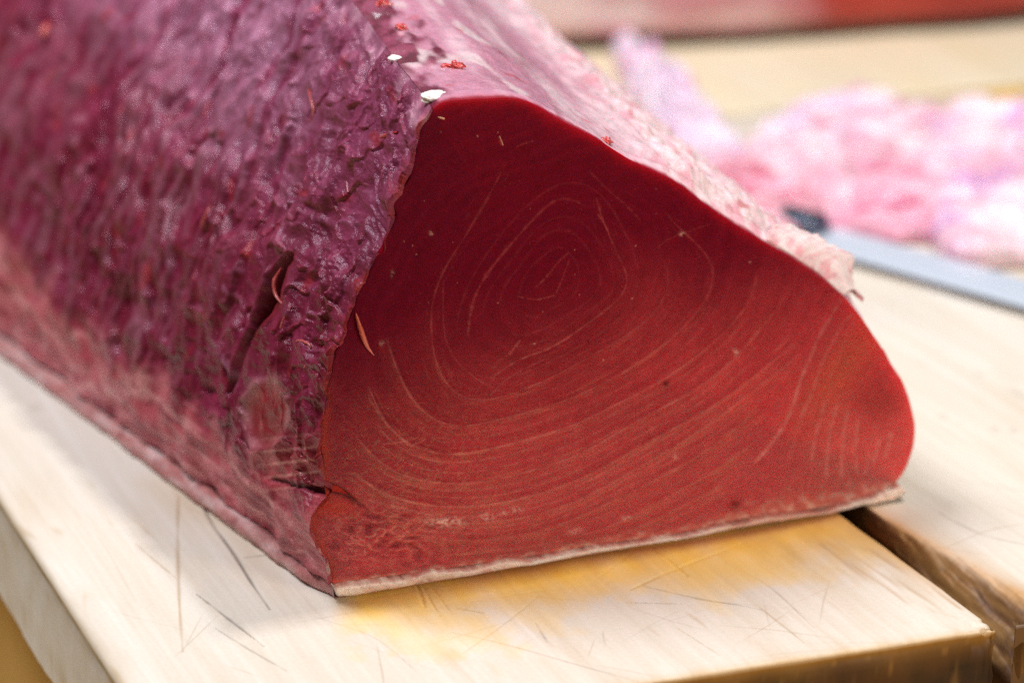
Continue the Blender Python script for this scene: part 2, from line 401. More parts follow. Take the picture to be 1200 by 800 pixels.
tag(rb, 'pale wooden board with a splintered amber edge along the dark gap, knife lying on it', 'chopping board', 'thick wooden boards of the cutting table')

def back_edge(X, Y, Z, A, B, down):
    P, dep, U, V, n1, n2 = common_top(X, Y, down)
    P = mixc(P, [.90, .77, .50], .65 + .25*n1)
    return X, Y, Z, np.clip(P, .004, 1)
bb = board_block('chopping_board', .006, 1.3, YB + .006, YB + .9, 120, 90, np.linspace(0, 1, 120), np.linspace(0, 1, 90), back_edge, seed=80.)
tag(bb, 'cream wooden board at the back carrying the blurred red and pink loin', 'chopping board', 'thick wooden boards of the cutting table')

def box(name, lo, hi, mat, parent=None):
    x0, y0, z0 = lo; x1, y1, z1 = hi; b = .004
    import bmesh
    bm = bmesh.new(); bmesh.ops.create_cube(bm, size=1.0)
    for v in bm.verts: v.co = ((x0+x1)/2 + v.co.x*(x1-x0), (y0+y1)/2 + v.co.y*(y1-y0), (z0+z1)/2 + v.co.z*(z1-z0))
    bmesh.ops.bevel(bm, geom=bm.edges[:], offset=b, segments=2, affect='EDGES')
    me = bpy.data.meshes.new(name); bm.to_mesh(me); bm.free(); me.materials.append(mat)
    o = bpy.data.objects.new(name, me); COL.objects.link(o)
    if parent: o.parent = parent
    return o
fl = mesh_obj('floor', np.array([[-8, -4, -.42], [8, -4, -.42], [8, 12, -.42], [-8, 12, -.42]], float), np.array([[0, 1, 2, 3]]), M_FLOOR, None, None, False)
fl['kind'] = 'structure'
cb = empty('cabinet', (FR[0], FR[1], -.42)); cb.rotation_euler = (0, 0, BANG)
tag(cb, 'tan wooden cabinet carrying the boards, a sliver showing below the lower left edge', 'cabinet')
zt = .42 - THICK - .002
box('carcass', (-.408, .10, .0), (.60, 2.0, zt), M_FLOOR, cb)
for k in range(4): box('side_panel', (-.4145, .13 + k*.46, .03), (-.4085, .13 + k*.46 + .42, zt - .004), M_FLOOR, cb)

# ------------------------------------------------------------------ the tuna block
O = gnd(405, 700); E1 = gnd(1050, 586) - O; E1 /= np.linalg.norm(E1)
DT = np.array([-E1[1], E1[0], 0.]); ZZ = np.array([0, 0, 1.])
def face_ab(p):
    d = ray(*p); q = CC + d * (((O - CC) @ DT) / (d @ DT)); return np.array([(q - O) @ E1, q[2]])
SEG_A = [(391,683),(386,664),(375,640),(366,615),(371,596),(383,579),(379,545),(378,500),(385,455),(393,420),(405,390),(421,345),(436,312),(452,280),(464,254),(461,238),(473,222),(484,203),(487,180),(496,152),(508,128)]
SEG_B = [(508,128),(520,120),(545,117),(570,116),(595,115),(622,121),(660,143),(700,163),(740,188),(790,212),(820,234),(838,247),(858,261),(890,280),(930,304),(962,325),(988,347),(1005,366),(1025,395),(1045,426),(1061,455),(1071,488),(1071,520),(1062,548),(1050,566)]
SEG_C = [(1050,566),(1020,580),(985,590),(930,600),(880,606),(840,615),(800,624),(740,633),(700,638),(620,652),(550,662),(480,672),(430,678),(391,683)]
def seg_ab(seg, n, ragged=0.0):
    p = catmull(seg, 2.0); p = resample(p, n)
    if ragged:
        k = np.arange(n); p[:, 0] += ragged * fbm(k * .05, 2.2, 0., 3) * np.sin(np.linspace(0, np.pi, n))**.3
    return np.array([face_ab(q) for q in p]), p
NA, NBT, NC = 520, 560, 330
abA, pxA = seg_ab(SEG_A, NA, 3.0); abB, pxB = seg_ab(SEG_B, NBT, 1.2); abC, pxC = seg_ab(SEG_C, NC)
def loft(ab, s):
    a, b = ab[..., 0], ab[..., 1]
    ss = np.where(s < .8, s, .8 + (s - .8) * .6)
    sh = ss * (-.145 + .92 * np.minimum(b, .3))
    bulge = .02 * sstep(0, .4, s) * np.sin(np.clip(b / .26, 0, 1) * np.pi)
    return (O + (a * (1 + .3*ss) + sh)[..., None] * E1 + np.asarray(s)[..., None] * DT + (b * (1 + .5*ss) + 0*bulge)[..., None] * ZZ)

def smooth1(a, k):
    p = np.concatenate([2*a[:1] - a[1:k+1][::-1], a, 2*a[-1:] - a[-k-1:-1][::-1]]); w = np.hanning(2*k + 3)[1:-1]; w /= w.sum()
    return np.stack([np.convolve(p[:, i], w, 'valid') for i in range(2)], 1)
abAs, abBs = smooth1(abA, 70), smooth1(abB, 70)
abAs[0], abAs[-1], abBs[0], abBs[-1] = abA[0], abA[-1], abB[0], abB[-1]
def loft2(ab, abS, s):
    return loft(ab + (abS - ab) * sstep(0, .04, s)[..., None], s)
def ridge_push(s, dist):
    k = (.0055*fbm(s*26, 81., 1., 2) + .0030*fbm(s*80, 82., 1., 2)) * sstep(0, .02, s) * np.exp(-(dist / .011)**2)
    return (ZZ*.6 - E1*.6) * k[..., None]
# --- pigments and relief of the outside, from undeformed positions (so every mesh that shares a seam agrees)
CRACK = [(345,300),(331,318),(318,345),(303,375),(292,397),(286,415),(281,432),(277,448),(275,460)]
def outside(P, tt, s, U, V, side):
    """relief (m, outward) and pigment; tt metres along the outline, s metres back"""
    x, y, z = P[..., 0]*1., P[..., 1]*1., P[..., 2]*1.
    if side:
        near = sstep(.30, .02, s)
        wp = fbm(tt*22, s*22, 1., 3); wq = fbm(tt*22 + 50, s*22, 4., 3)
        lump = .0050 * fbm(tt*24, s*18, 9., 3) + .0020*fbm(tt*55, s*45, 19., 2)
        wr = .4 + .4*fbm(s*34 + wp*.8 + tt*12, tt*85 + s*22 + wq, 2., 3)                       # fibres running back from the cut
        o1 = fbm(tt*14 + 31, s*14, 81., 2); o2 = fbm(tt*14 + 77, s*14, 83., 2)
        def fib(c_, s_, z_): return fbm((s*c_ + tt*s_)*17 + wp*.5, (tt*c_ - s*s_)*170 + wq*1.1, z_, 4)
        fA, fB, fC = fib(.94, .34, 6.), fib(.97, -.22, 16.), fib(.55, .83, 26.)
        kA, kB, kC = np.exp(2.2*o1), np.exp(2.2*o2), np.exp(-1.1*(o1 + o2)) * .5
        wr2 = .42 + .62*(fA*kA + fB*kB + fC*kC) / (kA + kB + kC)
        st = ridged(s*60 + wp*.9 - tt*14, tt*11 + wq*.4, 3., 3)                  # streaks down the flank, further back
        q1 = s*26 + tt*30 + 1.5*wp; q2 = s*17 - tt*34 + 1.6*wq + .4
        f1 = q1 - np.floor(q1); f2 = q2 - np.floor(q2)
        fl1 = (1 - f1)**2 * sstep(0, .05, f1) * sstep(-.25, .35, fbm(tt*24 + 3, s*24, 61., 2)); fl2 = (1 - f2)**2 * sstep(0, .06, f2) * sstep(-.15, .4, fbm(tt*20 + 9, s*20, 62., 2))
        fine = fbm(s*260 + wp*3, tt*420 + wq*3, 5., 3)
        low = sstep(.056, .030, tt + .016*wp + .016*fbm(s*38, tt*9, 71., 3) - .012*sstep(.12, .0, s))                                     # pale belly strip along the bottom
        amp = (.35 + .65*near) * (1 - .55*low)
        patch = sstep(-.2, .5, fbm(tt*16 + 7, s*16, 2., 3))
        h = lump + amp * (.0014*(wr - .35)*patch + .0040*(wr2 - .35) * (.55 + .45*(1-patch)) + .0019*fl1 + .0021*fl2 + .00035*fine) + (1-near) * (1-low) * .0042*(st - .4) + .0042*(1-low)*(ridged(s*24 - tt*20 + .9*wp, tt*15 + s*13 + .9*wq, 95., 2) - .4)
        P0 = mixc(np.array([.130, .0040, .017]), [.23, .016, .055], sstep(-.5, .6, fbm(tt*30, s*30, 11., 4)))
        P0 = mixc(P0, [.50, .18, .31], sstep(.48, .85, wr2) * .55 * (1 - low)); P0 = mixc(P0, [.27, .030, .065], np.clip(fl1 + fl2, 0, 1) * .5 * (1 - low))
        P0 = mixc(P0, [.30, .062, .135], sstep(.11, .25, tt) * .7)
        P0 = mixc(P0, [.34, .13, .17], sstep(.45, .85, st) * (1-near) * .5)
        P0 = mixc(P0, [.46, .20, .32], sstep(.13, .22, tt) * sstep(.08, .24, s) * sstep(.25, .75, st + .3*wr2) * .6)  # lilac sheen of the upper flank, painted into the colour
        P0 = mixc(P0, [.06, .006, .012], sstep(.05, -.5, wr2 + lump*60) * .5)
        cv = np.maximum(np.exp(-np.abs(f1 - .03) / .05) * (fl1 + .2), np.exp(-np.abs(f2 - .03) / .05) * (fl2 + .2)); P0 = mixc(P0, [.22, .006, .012], np.clip(cv, 0, 1) * .6)
        red = sstep(.45, .75, noise(tt*75 + wp, s*75 + wq, 21.))
        P0 = mixc(P0, [.36, .022, .022], red * .55)
        # belly strip: pink with creamy streaks running back
        bs = fbm(tt*150 + wp*1.2, s*20 + wq*.6, 13., 4)
        PL = mixc(np.array([.50, .085, .11]), [.80, .36, .36], sstep(-.25, .7, bs) * .85)
        PL = mixc(PL, [.22, .014, .034], sstep(.05, .5, fbm(tt*130, s*30 + wp, 17., 3)) * .75)
        P0 = mixc(P0, PL, low * .92)
        # creamy/pale knots
        # crack
        d, sg, t = polydist(U, V, CRACK, 60, 6)
        wd = .72*np.interp(t, [0, .1, .3, .5, .56, .7, 1], [3, 6, 8.5, 7, 4, 5, 3])
        dpt = np.interp(t, [0, .1, .3, .5, .56, .7, .9, 1], [.002, .010, .015, .012, .003, .002, .001, 0])
        wd = wd * (1 + .3*noise(U*.06, V*.06, 3.))
        cr = np.exp(-(d / wd)**4)
        d_cr, wd_cr, t_cr = d, wd, t
        lipc = np.exp(-((d - wd*1.7) / (wd*.7))**2)
        h = h * (1 - .97*np.exp(-(d/(wd*2.2))**2)) - np.exp(-(d / wd)**2) * dpt * .85 + lipc*.0016*(sg > 0) + lipc*.0007
        P0 = mixc(P0, [.22, .012, .016], np.clip(lipc*(sg < 0)*.8, 0, 1) * (t < .6)); P0 = mixc(P0, [.07, .004, .008], cr * sstep(.9, .5, t))
        # smooth ball of muscle below the crack
        q = np.hypot((U - 317) / 24, (V - 485) / 40); ring = np.exp(-((q - 1) / .22)**2)
        ins = sstep(1.15, .85, q)
        h = h * (1 - .7*ins) + ring * .0012 + ins * .0012 * (1 - q**2)
        P0 = mixc(P0, mixc(np.array([.26, .014, .022]), [.42, .075, .075], sstep(.1, .6, fbm(U*.10, V*.035, 4.))), ins * .85)
        P0 = mixc(P0, [.52, .22, .24], ring * .6 * sstep(-.6, .4, noise(U*.05, V*.05, 9.)))
        # rib like bands low by the cut
        bd = ((U > 300) & (U < 380)) * np.exp(-((V - 545) / 32)**2) * sstep(300, 325, U) * sstep(382, 365, U)
        ph = np.sin((V + .12*(U-330)) * .42)
        P0 = mixc(P0, mixc(np.array([.36, .040, .045]), [.62, .24, .20], sstep(.5, .95, ph)), bd * .7)
        # groove running in from the notch
        d, sg, t = polydist(U, V, [(392,577),(365,572),(335,566),(320,562)], 30, 6)
        g = np.exp(-(d / (5*(1-.6*t) + .5))**2); h -= g * .004 * (1-.6*t); P0 = mixc(P0, [.08, .004, .008], g * .85)
        rdg = tt.max() - tt
        P0 = mixc(P0, mixc(np.array([.40, .13, .22]), [.58, .28, .37], sstep(-.3, .5, fbm(s*60, tt*60, 92., 2))), sstep(.006, -.006, rdg - .030*np.maximum(fbm(s*26 + 5, tt*40, 91., 3), 0) - .001) * .9)
        edge = np.exp(-s / .004)
        P0 = mixc(P0, [.40, .035, .03], edge * .75 * sstep(-.5, .3, noise(tt*90, 1., 3.)))
        P0 = mixc(P0, [.62, .40, .36], np.exp(-s/.006) * sstep(.35, .7, noise(tt*55 + 3, s*60, 8.)) * .9)
    else:
        wp = fbm(tt*25, s*18, 31., 3)
        fatrim = sstep(.10, .17, tt) * sstep(.36, .27, tt); h = .009 * fatrim * sstep(0, .030, s) * (1 + .5*fbm(tt*45, s*45, 57., 3)) + .0010*ridged(tt*50, s*40, 58., 3)*fatrim*sstep(0, .006, s) + .0016*fbm(tt*22, s*14, 33., 3) + .0006*ridged(s*45 + wp, tt*70 + wp, 34., 3) + .0002*fbm(s*220, tt*300, 36., 2)
        k = sstep(0.0, .30, tt)                                                  # ridge -> right foot
        P0 = mixc(np.array([.52, .23, .32]), [.74, .52, .58], sstep(-.4, .7, fbm(tt*40, s*10, 37., 4) + 1.2*k - .3))
        P0 = mixc(P0, [.27, .05, .10], sstep(.25, .7, noise(tt*60 + wp, s*14, 38.)) * .5)
        P0 = mixc(P0, [.78, .66, .66], sstep(.30, .55, noise(tt*50 + 2, s*24, 39.) + .35*sstep(.12, .28, tt)) * .6)
        P0 = mixc(P0, mixc(np.array([.93, .70, .73]), [.84, .40, .47], sstep(.0, .6, fbm(tt*70, s*50, 59., 3))), fatrim * sstep(.001, .006, s) * .85)
        P0 = mixc(P0, [.45, .02, .02], sstep(.50, .70, noise(tt*95, s*70, 41.)) * .6 * sstep(.2, .05, s))
        P0 = mixc(P0, [.48, .03, .03], np.exp(-np.maximum(s, 0) / .0022) * .9)
        # bloodline border against the dark flank
        bl = sstep(.004, -.004, tt - .012*sstep(.0, .10, s) - .022*fbm(s*30, tt*60, 51., 3) - .004)
        P0 = mixc(P0, mixc(np.array([.12, .008, .026]), [.27, .05, .10], sstep(-.3, .5, fbm(s*70, tt*90, 52., 3))), bl * .95)
        h = h + .0012*bl*ridged(s*80, tt*70, 53., 2)
        # low right flank goes red again towards its foot
        P0 = mixc(P0, [.50, .09, .09], sstep(.40, .46, tt) * .8)
    if side: outside.wet = 1 - .92*sstep(.9, .5, t_cr)*np.exp(-(d_cr / (wd_cr*1.5))**2)
    return h, np.clip(P0, .004, .95)

def outer_strip(name, ab, abS, sv, mat, side, fold):
    n = len(ab); tl = np.concatenate([[0], np.cumsum(np.linalg.norm(np.diff(ab, axis=0), axis=1))])
    s, j = np.meshgrid(sv, np.arange(n), indexing='ij')
    P = loft2(ab[j], abS[j], s); N = gridnormals(P)
    c = P.mean((0, 1)); N *= np.sign(((P - (O + .17*E1 + .12*ZZ + s[..., None]*DT)) * N).sum(-1, keepdims=True))
    U, V = proj(P); tt = tl[j]
    h, pig = outside(P, tt, s, U, V, side)
    fade = np.ones(n)
    if side:
        fade = sstep(tl[-1], tl[-1] - .012, tl)*.9 + .1
    else:
        fade = sstep(0, .012, tl)*.9 + .1
    h = h * fade[None, :]
    P = P + N * h[..., None] + ridge_push(s, (tl[-1] - tt) if side else tt)
    if side:                                                   # ragged lip standing a little in front of the cut
        k = np.arange(n); lip = .0005 + .0022*sstep(-.1, .8, fbm(tl*60, 7., 2., 4)) * np.sin(np.linspace(0, np.pi, n))**.4
        lip += .004*np.exp(-((pxA[:, 1]-232)/9)**2) + .003*np.exp(-((pxA[:, 1]-196)/9)**2)
        P = P - DT * (lip * np.exp(-s / .004) )[..., None]
        P = P + N * (.0015 * np.exp(-s/.003))[..., None]
    wet = outside.wet if side else np.ones(P.shape[:2])
    if fold:
        wet = np.concatenate([wet[:1], wet])
        cen = np.array([.16, .12]); ab2 = ab + (cen - ab) * .035
        r = loft(ab2, np.full(n, .004)); P = np.concatenate([r[None], P]); pig = np.concatenate([pig[:1]*.8, pig])
    return mesh_obj(name, P.reshape(-1, 3), quads(P.shape[0], n, flip=True), mat, TB, {'pigment': pig.reshape(-1, 3), 'wet': wet.ravel()}, axis=(O + .17*E1 + .10*ZZ, DT))

TB = empty('tuna_block', (0, 0, 0))
tag(TB, 'huge raw tuna block on the board, dark red cut face turned to the front', 'tuna block')
sv_side = np.concatenate([np.linspace(0, .16, 230)[:-1], np.linspace(.16, .42, 170)[:-1], np.linspace(.42, 1.15, 110)])
outer_strip('dark_side', abA, abAs, sv_side, M_SIDE, True, True)
STRIP = .012
sv_top = np.concatenate([np.linspace(STRIP - .0004, .2, 150)[:-1], np.linspace(.2, .5, 90)[:-1], np.linspace(.5, 1.15, 70)])
outer_strip('top_membrane', abB, abBs, sv_top, M_TOP, False, False)

# --- the cut face: one closed slice of flesh, its rim wrapping over the top edge
LINES = [  # (pixels, width px, strength, glow)
 ([(626,338),(640,325),(656,305),(668,295)], 1.6, .45, 0), ([(651,346),(658,328),(668,302)], 1.2, .45, 0), ([(606,347),(630,351),(652,345)], 1.2, .5, 0),
 ([(548,400),(550,375),(557,345),(575,315),(600,285),(620,262),(645,238),(660,231),(680,238),(695,247)], 2.4, .42, 0),
 ([(697,225),(702,245),(712,272),(722,295),(735,322),(738,332),(730,345),(712,362),(690,378),(660,400),(640,410),(600,425),(566,452)], 1.6, .50, .3),
 ([(700,250),(708,262),(714,275)], 1.8, .7, 0),
 ([(600,178),(585,207),(570,235),(555,262),(540,283),(525,310),(510,330),(504,360),(505,390),(508,420),(515,445),(530,463),(550,473),(572,472),(600,461),(640,446),(680,425),(700,412),(745,388),(768,366),(785,345),(790,325),(780,300),(765,285)], 1.7, .42, .35),
 ([(690,200),(712,222),(735,242),(752,260)], 1.5, .32, 0), ([(640,420),(600,440),(575,462)], 1.2, .35, 0),
 ([(450,380),(455,405),(463,430),(475,455),(490,482),(510,496),(535,503),(560,498),(600,487),(640,478),(662,470),(695,455),(720,443),(760,418),(805,380),(832,348),(842,320),(837,300),(818,286),(799,275),(782,252),(765,230)], 1.7, .5, .5),
 ([(800,274),(780,282),(770,292)], 1.2, .4, 0), ([(800,274),(815,268),(834,262)], 1.2, .25, 0),
 ([(428,440),(440,475),(455,502),(475,520),(500,530),(530,534),(560,530),(590,522),(630,511),(662,503),(690,490),(740,465),(790,437),(830,407),(868,370),(884,345),(890,318),(886,296)], 1.7, .52, .6),
 ([(432,465),(446,488),(457,502)], 1.3, .5, 0), ([(412,500),(430,530),(458,553),(500,565),(540,568),(580,563),(610,555),(640,546),(670,537),(700,522),(730,502),(770,481),(810,460),(842,438),(876,403),(908,365),(928,337),(934,308)], 1.8, .5, .8),
 ([(405,545),(440,574),(480,589),(530,594),(580,591),(620,582),(655,571),(690,556),(720,541),(770,512),(810,492),(850,466),(900,428),(935,398),(952,380)], 2.0, .42, .9),
 ([(430,600),(500,611),(560,613),(620,605),(680,586),(720,563),(760,541),(810,511),(850,482),(890,452),(930,421),(955,398)], 2.2, .40, .9),
 ([(450,618),(520,632),(580,632),(640,620),(700,596),(750,571),(790,551),(830,526),(870,496),(905,466)], 2.2, .35, .8),
 ([(520,650),(600,642),(660,632),(710,618),(760,594),(800,572),(850,544),(885,515)], 2.2, .3, .7), ([(640,640),(720,627),(790,598),(850,565)], 2.4, .25, .6),
 ([(988,346),(974,370),(959,396),(950,418),(938,445),(926,484),(906,517),(880,547)], 3.0, .95, .25),
 ([(1001,364),(984,385),(975,402),(962,428),(952,460),(936,492)], 2.4, .65, .2), ([(1003,372),(990,400),(978,430),(968,450)], 2.0, .35, .1),
 ([(968,470),(958,500),(950,545)], 3, .6, .2), ([(982,472),(972,510),(968,560)], 3, .65, .2), ([(994,478),(988,515),(986,560)], 3.2, .7, .2), ([(1006,490),(1003,520),(1004,555)], 3, .6, .2),
 ([(1030,515),(1027,530),(1022,545)], 3.4, .85, 0), ([(1045,505),(1041,522),(1036,538)], 3.6, .8, 0), ([(945,478),(935,505),(925,540)], 2.6, .3, .2), ([(1018,530),(1016,545),(1013,556)], 3, .5, 0),
 ([(447,520),(470,518),(490,512)], 1.3, .5, 0), ([(468,512),(482,522),(500,513)], 1.5, .5, 0), ([(610,398),(604,406),(596,416)], 2.0, .55, 0),
 ([(430,585),(470,595),(520,607)], 1.6, .4, 0), ([(585,160),(588,170)], 2.2, .75, 0), ([(604,173),(612,169),(626,165)], 1.4, .5, 0),
]
MAIN = [L for L in LINES if L[3] >= .35 and len(L[0]) > 8]
for k in range(len(MAIN) - 1):                                              # finer sheets between the main ones
    A_, B_ = (resample(catmull(L[0], 4.), 40) for L in MAIN[k:k+2])
    for f in ((.5,) if k < 2 else (.3, .62)):
        q = A_ + (B_ - A_) * f; q[:, 0] += 2.5*noise(np.arange(40)*.25, k*3.1 + f*9, 2.); q[:, 1] += 2.5*noise(np.arange(40)*.25, k*2.3 + f*7, 5.)
        LINES.append(([tuple(x) for x in q[2:38:3]], 1.1, .34 if k > 1 else .24, .1))
for f, st in ((.42, .22), (.66, .24), (.84, .2), (1.22, .26)):
    q = [(645 + (x-645)*f + 3*math.sin(x*.13 + f*9), 330 + (y-330)*f + 3*math.cos(y*.11 + f*7)) for x, y in [(553,392),(551,370),(560,340),(590,297),(625,255),(660,232),(690,241),(712,272),(735,325),(728,350),(700,373),(660,400),(610,422),(575,425),(556,408)]]
    LINES.append((q, 2.0, st * .6, .05))
def face_pigment(U, V):
    n = fbm(U*.006, V*.006, 3., 3)
    g = sstep(290, 680, V + .26*(U - 640) + 50*n)                               # fattier towards the belly, with bounce light from below also painted in
    P = mixc(np.array([.165, .0015, .0145]), [.72, .074, .082], g)
    P = mixc(P, [.66, .12, .10], sstep(930, 1020, U + .25*(V-400)) * sstep(430, 520, V) * .5)
    P = mixc(P, [.52, .10, .045], np.exp(-(((U-985)*.8 + (V-435)*.6)/26)**2 - (((V-435)*.8 - (U-985)*.6)/70)**2) * .55)
    P = mixc(P, [.19, .02, .012], np.exp(-((U-1030)/30)**2 - ((V-470)/28)**2) * .5)
    H = .0003 * n
    LT = np.zeros(U.shape); SW = np.zeros(U.shape); SA = np.zeros(U.shape); SB = np.zeros(U.shape)
    for i, (pts, w, st, glow) in enumerate(LINES):
        if len(pts) > 8:
            q = resample(catmull(pts, 3.), 90); qq = np.pad(q, ((5, 5), (0, 0)), 'edge'); q = sum(qq[k:k+90] for k in range(11)) / 11.; pts = [tuple(x) for x in q[::3]]
        d, sg, t = polydist(U, V, pts, 44 if glow >= .3 else 10, 8)
        if glow >= .3:
            Lp = np.linalg.norm(np.diff(np.array(pts, float), axis=0), axis=1).sum(); dd = np.where(d < 1e8, d, 0) * sg
            w_ = np.exp(-np.abs(dd) / 9.) * (d < 1e8) * sstep(0, .04, t) * sstep(1, .96, t)
            SW += w_; SA += w_ * fbm(t*Lp*.016 + i*7.7, dd*.20 + i*3.3, 2., 3); SB += w_ * fbm(t*Lp*.05 + i*5.7, dd*.55 + i*2.3, 9., 3)
        wj = .8*noise(t*37, i*2.2, 4.); d = np.abs(d + wj * (d < 1e8))
        wv = w * .72 * (.8 + .6*noise(t*13, i*3.7, 1.))
        br = sstep(-.55, .45, fbm(t*(9 + 2*min(len(pts), 20)), i*5.1, 7., 3))
        end = sstep(0, .06, t) * sstep(1, .94, t)
        f = .78 * np.exp(-(d / wv)**2) * st * (.42 + .65*br) * end * 1.15
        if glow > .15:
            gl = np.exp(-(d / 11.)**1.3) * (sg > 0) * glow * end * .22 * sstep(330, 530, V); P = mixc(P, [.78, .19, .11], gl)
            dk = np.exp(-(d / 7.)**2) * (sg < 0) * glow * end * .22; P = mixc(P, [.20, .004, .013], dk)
        P = mixc(P, mixc(np.array([.42, .065, .070]), [.66, .22, .19], sstep(280, 560, V)), np.clip(f, 0, 1)); H = H + f * .00014; LT = np.maximum(LT, f)
    SA = SA / (SW + .25); SB = SB / (SW + .25); low = sstep(330, 560, V + .2*(U-640))
    P = mixc(P, [.84, .19, .13], sstep(.0, .75, SA) * .6 * low); P = mixc(P, [.24, .006, .015], sstep(-.0, -.75, SA) * .55 * low)
    P = mixc(P, [.72, .22, .13], sstep(.1, .8, SB) * .4 * (.25 + .75*low)); P = mixc(P, [.17, .003, .011], sstep(-.1, -.8, SB) * .35 * (.3 + .7*low))
    H = H + SB * .00008
    rk = np.hypot((U-650) + .45*(V-335), 1.15*(V-335)) ; ph = rk*.055 + .9*fbm(U*.008, V*.008, 70., 3)
    bandw = noise(ph*2.2, 3.3, 1.) ; P = mixc(P, P*1.35 + .004, sstep(.05, .6, bandw) * .22); P = mixc(P, P*.72, sstep(-.05, -.6, bandw) * .22)
    # grain: fine net of connective tissue, denser low on the left
    net = ridged(U*.085 + 1.5*noise(U*.03, V*.03, 2.), V*.11, 5., 3)
    z = np.exp(-((U-500)/130)**2 - ((V-560)/70)**2)
    P = mixc(P, [.66, .19, .09], sstep(.55, .95, net) * (.10*low + .30*z))
    P = mixc(P, [.55, .16, .10], sstep(.60, .8, noise(U*.30, V*.30, 15.)) * .10)
    sp = sstep(.74, .86, noise(U*.21, V*.21, 25.)); P = mixc(P, [.75, .32, .26], sp * .5); LT = np.maximum(LT, sp*.5)
    # ragged, wet patch near the lower left corner
    q = np.exp(-((U-455)/75)**2 - ((V-628)/34)**2)
    rr = ridged(U*.05, V*.09, 35., 4); H = H + q * .0022 * (rr - .4)
    P = mixc(P, [.16, .006, .012], q * sstep(.45, .1, rr) * .7); LT = np.maximum(LT, q * sstep(.62, .9, rr) * .5); P = mixc(P, [.70, .26, .20], q * sstep(.62, .9, rr) * .5)
    for cx, cy, rx, ry, a in [(522,611,22,5,.9),(570,605,9,4,.7),(606,597,6,3,.7),(590,601,5,3,.5),(675,622,8,3,.6),(735,607,7,3,.5),(505,273,2.2,2.2,.6),(799,274,3,2.2,.6),(460,321,2,4,.3),(447,402,3,3,.25),(862,413,4,4,.5),(792,534,3,3,.5)]:
        e = np.exp(-((U-cx)/rx)**2 - ((V-cy)/ry)**2) * sstep(-.3, .3, noise(U*.25, V*.3, cx)); P = mixc(P, [.90, .50, .42], e*a); LT = np.maximum(LT, e*a*.9); H = H + e*.0005
    for cx, cy, r, a in [(780,449,3.5,.8), (862,590,5, .6), (860,592,8,.4)]:
        P = mixc(P, [.03, .002, .004], np.exp(-((U-cx)/r)**2 - ((V-cy)/r)**2) * a)
    # pink fat along the skin, lower right
    d, sg, t = polydist(U, V, SEG_C, 40, 12)
    w = np.interp(U, [400, 700, 850, 920, 1000, 1060], [3, 5, 9, 16, 14, 5]) * (1 + .7*fbm(U*.06, V*.06, 3.))
    P = mixc(P, mixc(np.array([.55, .16, .12]), [.74, .46, .36], sstep(-.2, .5, fbm(U*.09, V*.12, 6.))), np.exp(-(d/w)**2) * .8); LT = np.maximum(LT, np.exp(-(d/w)**2)*.8)
    # translucent red glow painted along the top edge; orange-red rim low on the left
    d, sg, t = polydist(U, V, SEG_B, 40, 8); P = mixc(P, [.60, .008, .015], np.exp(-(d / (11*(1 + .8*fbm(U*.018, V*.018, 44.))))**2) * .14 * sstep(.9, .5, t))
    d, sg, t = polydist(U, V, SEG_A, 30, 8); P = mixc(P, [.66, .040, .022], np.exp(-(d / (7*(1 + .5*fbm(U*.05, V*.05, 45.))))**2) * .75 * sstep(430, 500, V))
    # notch on the left
    d, sg, t = polydist(U, V, [(380,570),(400,576),(415,586),(430,596)], 20, 4)
    g = np.exp(-(d / (4.5*(1-.8*t) + .6))**2); H = H - g*.006*(1-t); P = mixc(P, [.05, .003, .005], g*.8*(1-.5*t))
    d2 = np.hypot((U-392)/26, (V-592)/13); P = mixc(P, [.55, .05, .02], np.exp(-d2**2)*.5); H = H + np.exp(-d2**2)*.0015
    return P, H, 1 - .9*np.clip(LT*1.3, 0, 1)
ab = np.concatenate([abA[:-1], abB[:-1], abC[:-1]]); n = len(ab); NR = 250
cen = face_ab((690, 400))
rr_ = np.linspace(0.004, 1, NR)
AB = cen + (ab[None] - cen) * rr_[:, None, None]
Pf = O + AB[..., :1]*E1 + AB[..., 1:]*ZZ
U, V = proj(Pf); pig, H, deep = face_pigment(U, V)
rim = sstep(1, .975, rr_)[:, None]
Pf = Pf - DT * (H * rim)[..., None] + DT * (.0004 * (1 - sstep(1, .994, rr_)))[:, None, None]
# strip over the rim
kA, kB, kC = len(abA)-1, len(abB)-1, len(abC)-1
tlB = np.concatenate([[0], np.cumsum(np.linalg.norm(np.diff(abB, axis=0), axis=1))])
depth = np.concatenate([np.full(kA, .0016), np.full(kB, STRIP), np.full(kC, .0030)])
ks = np.array([.14, .26, .4, .55, .7, .85, 1.0])
SS = np.outer(ks, depth); ABs = np.broadcast_to(ab, (len(ks), n, 2))
abS_all = np.concatenate([abAs[:-1], abBs[:-1], abC[:-1]]); Ps = loft2(ABs, np.broadcast_to(abS_all, ABs.shape), SS); Ns = gridnormals(np.concatenate([loft(ab, np.zeros(n))[None], Ps]), True)[1:]
Ns *= np.sign(((Ps - (O + .17*E1 + .12*ZZ)) * Ns).sum(-1, keepdims=True))
Us, Vs = proj(Ps)
TTs = np.zeros((len(ks), n)); TTs[:, kA:kA+kB] = tlB[:-1]
hs, ps = outside(Ps, TTs, SS, Us, Vs, False)
isB = np.zeros(n); isB[kA:kA+kB] = 1
fadeB = np.zeros(n); fadeB[kA:kA+kB] = sstep(0, .012, tlB[:-1])*.9 + .1
Ps = Ps + Ns * (hs * fadeB * sstep(0, .25, ks)[:, None])[..., None] + ridge_push(SS, TTs) * isB[None, :, None]
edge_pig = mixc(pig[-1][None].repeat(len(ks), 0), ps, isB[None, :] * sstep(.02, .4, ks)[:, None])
Pall = np.concatenate([Pf, Ps]); pall = np.concatenate([pig, edge_pig])
m = Pall.shape[0]
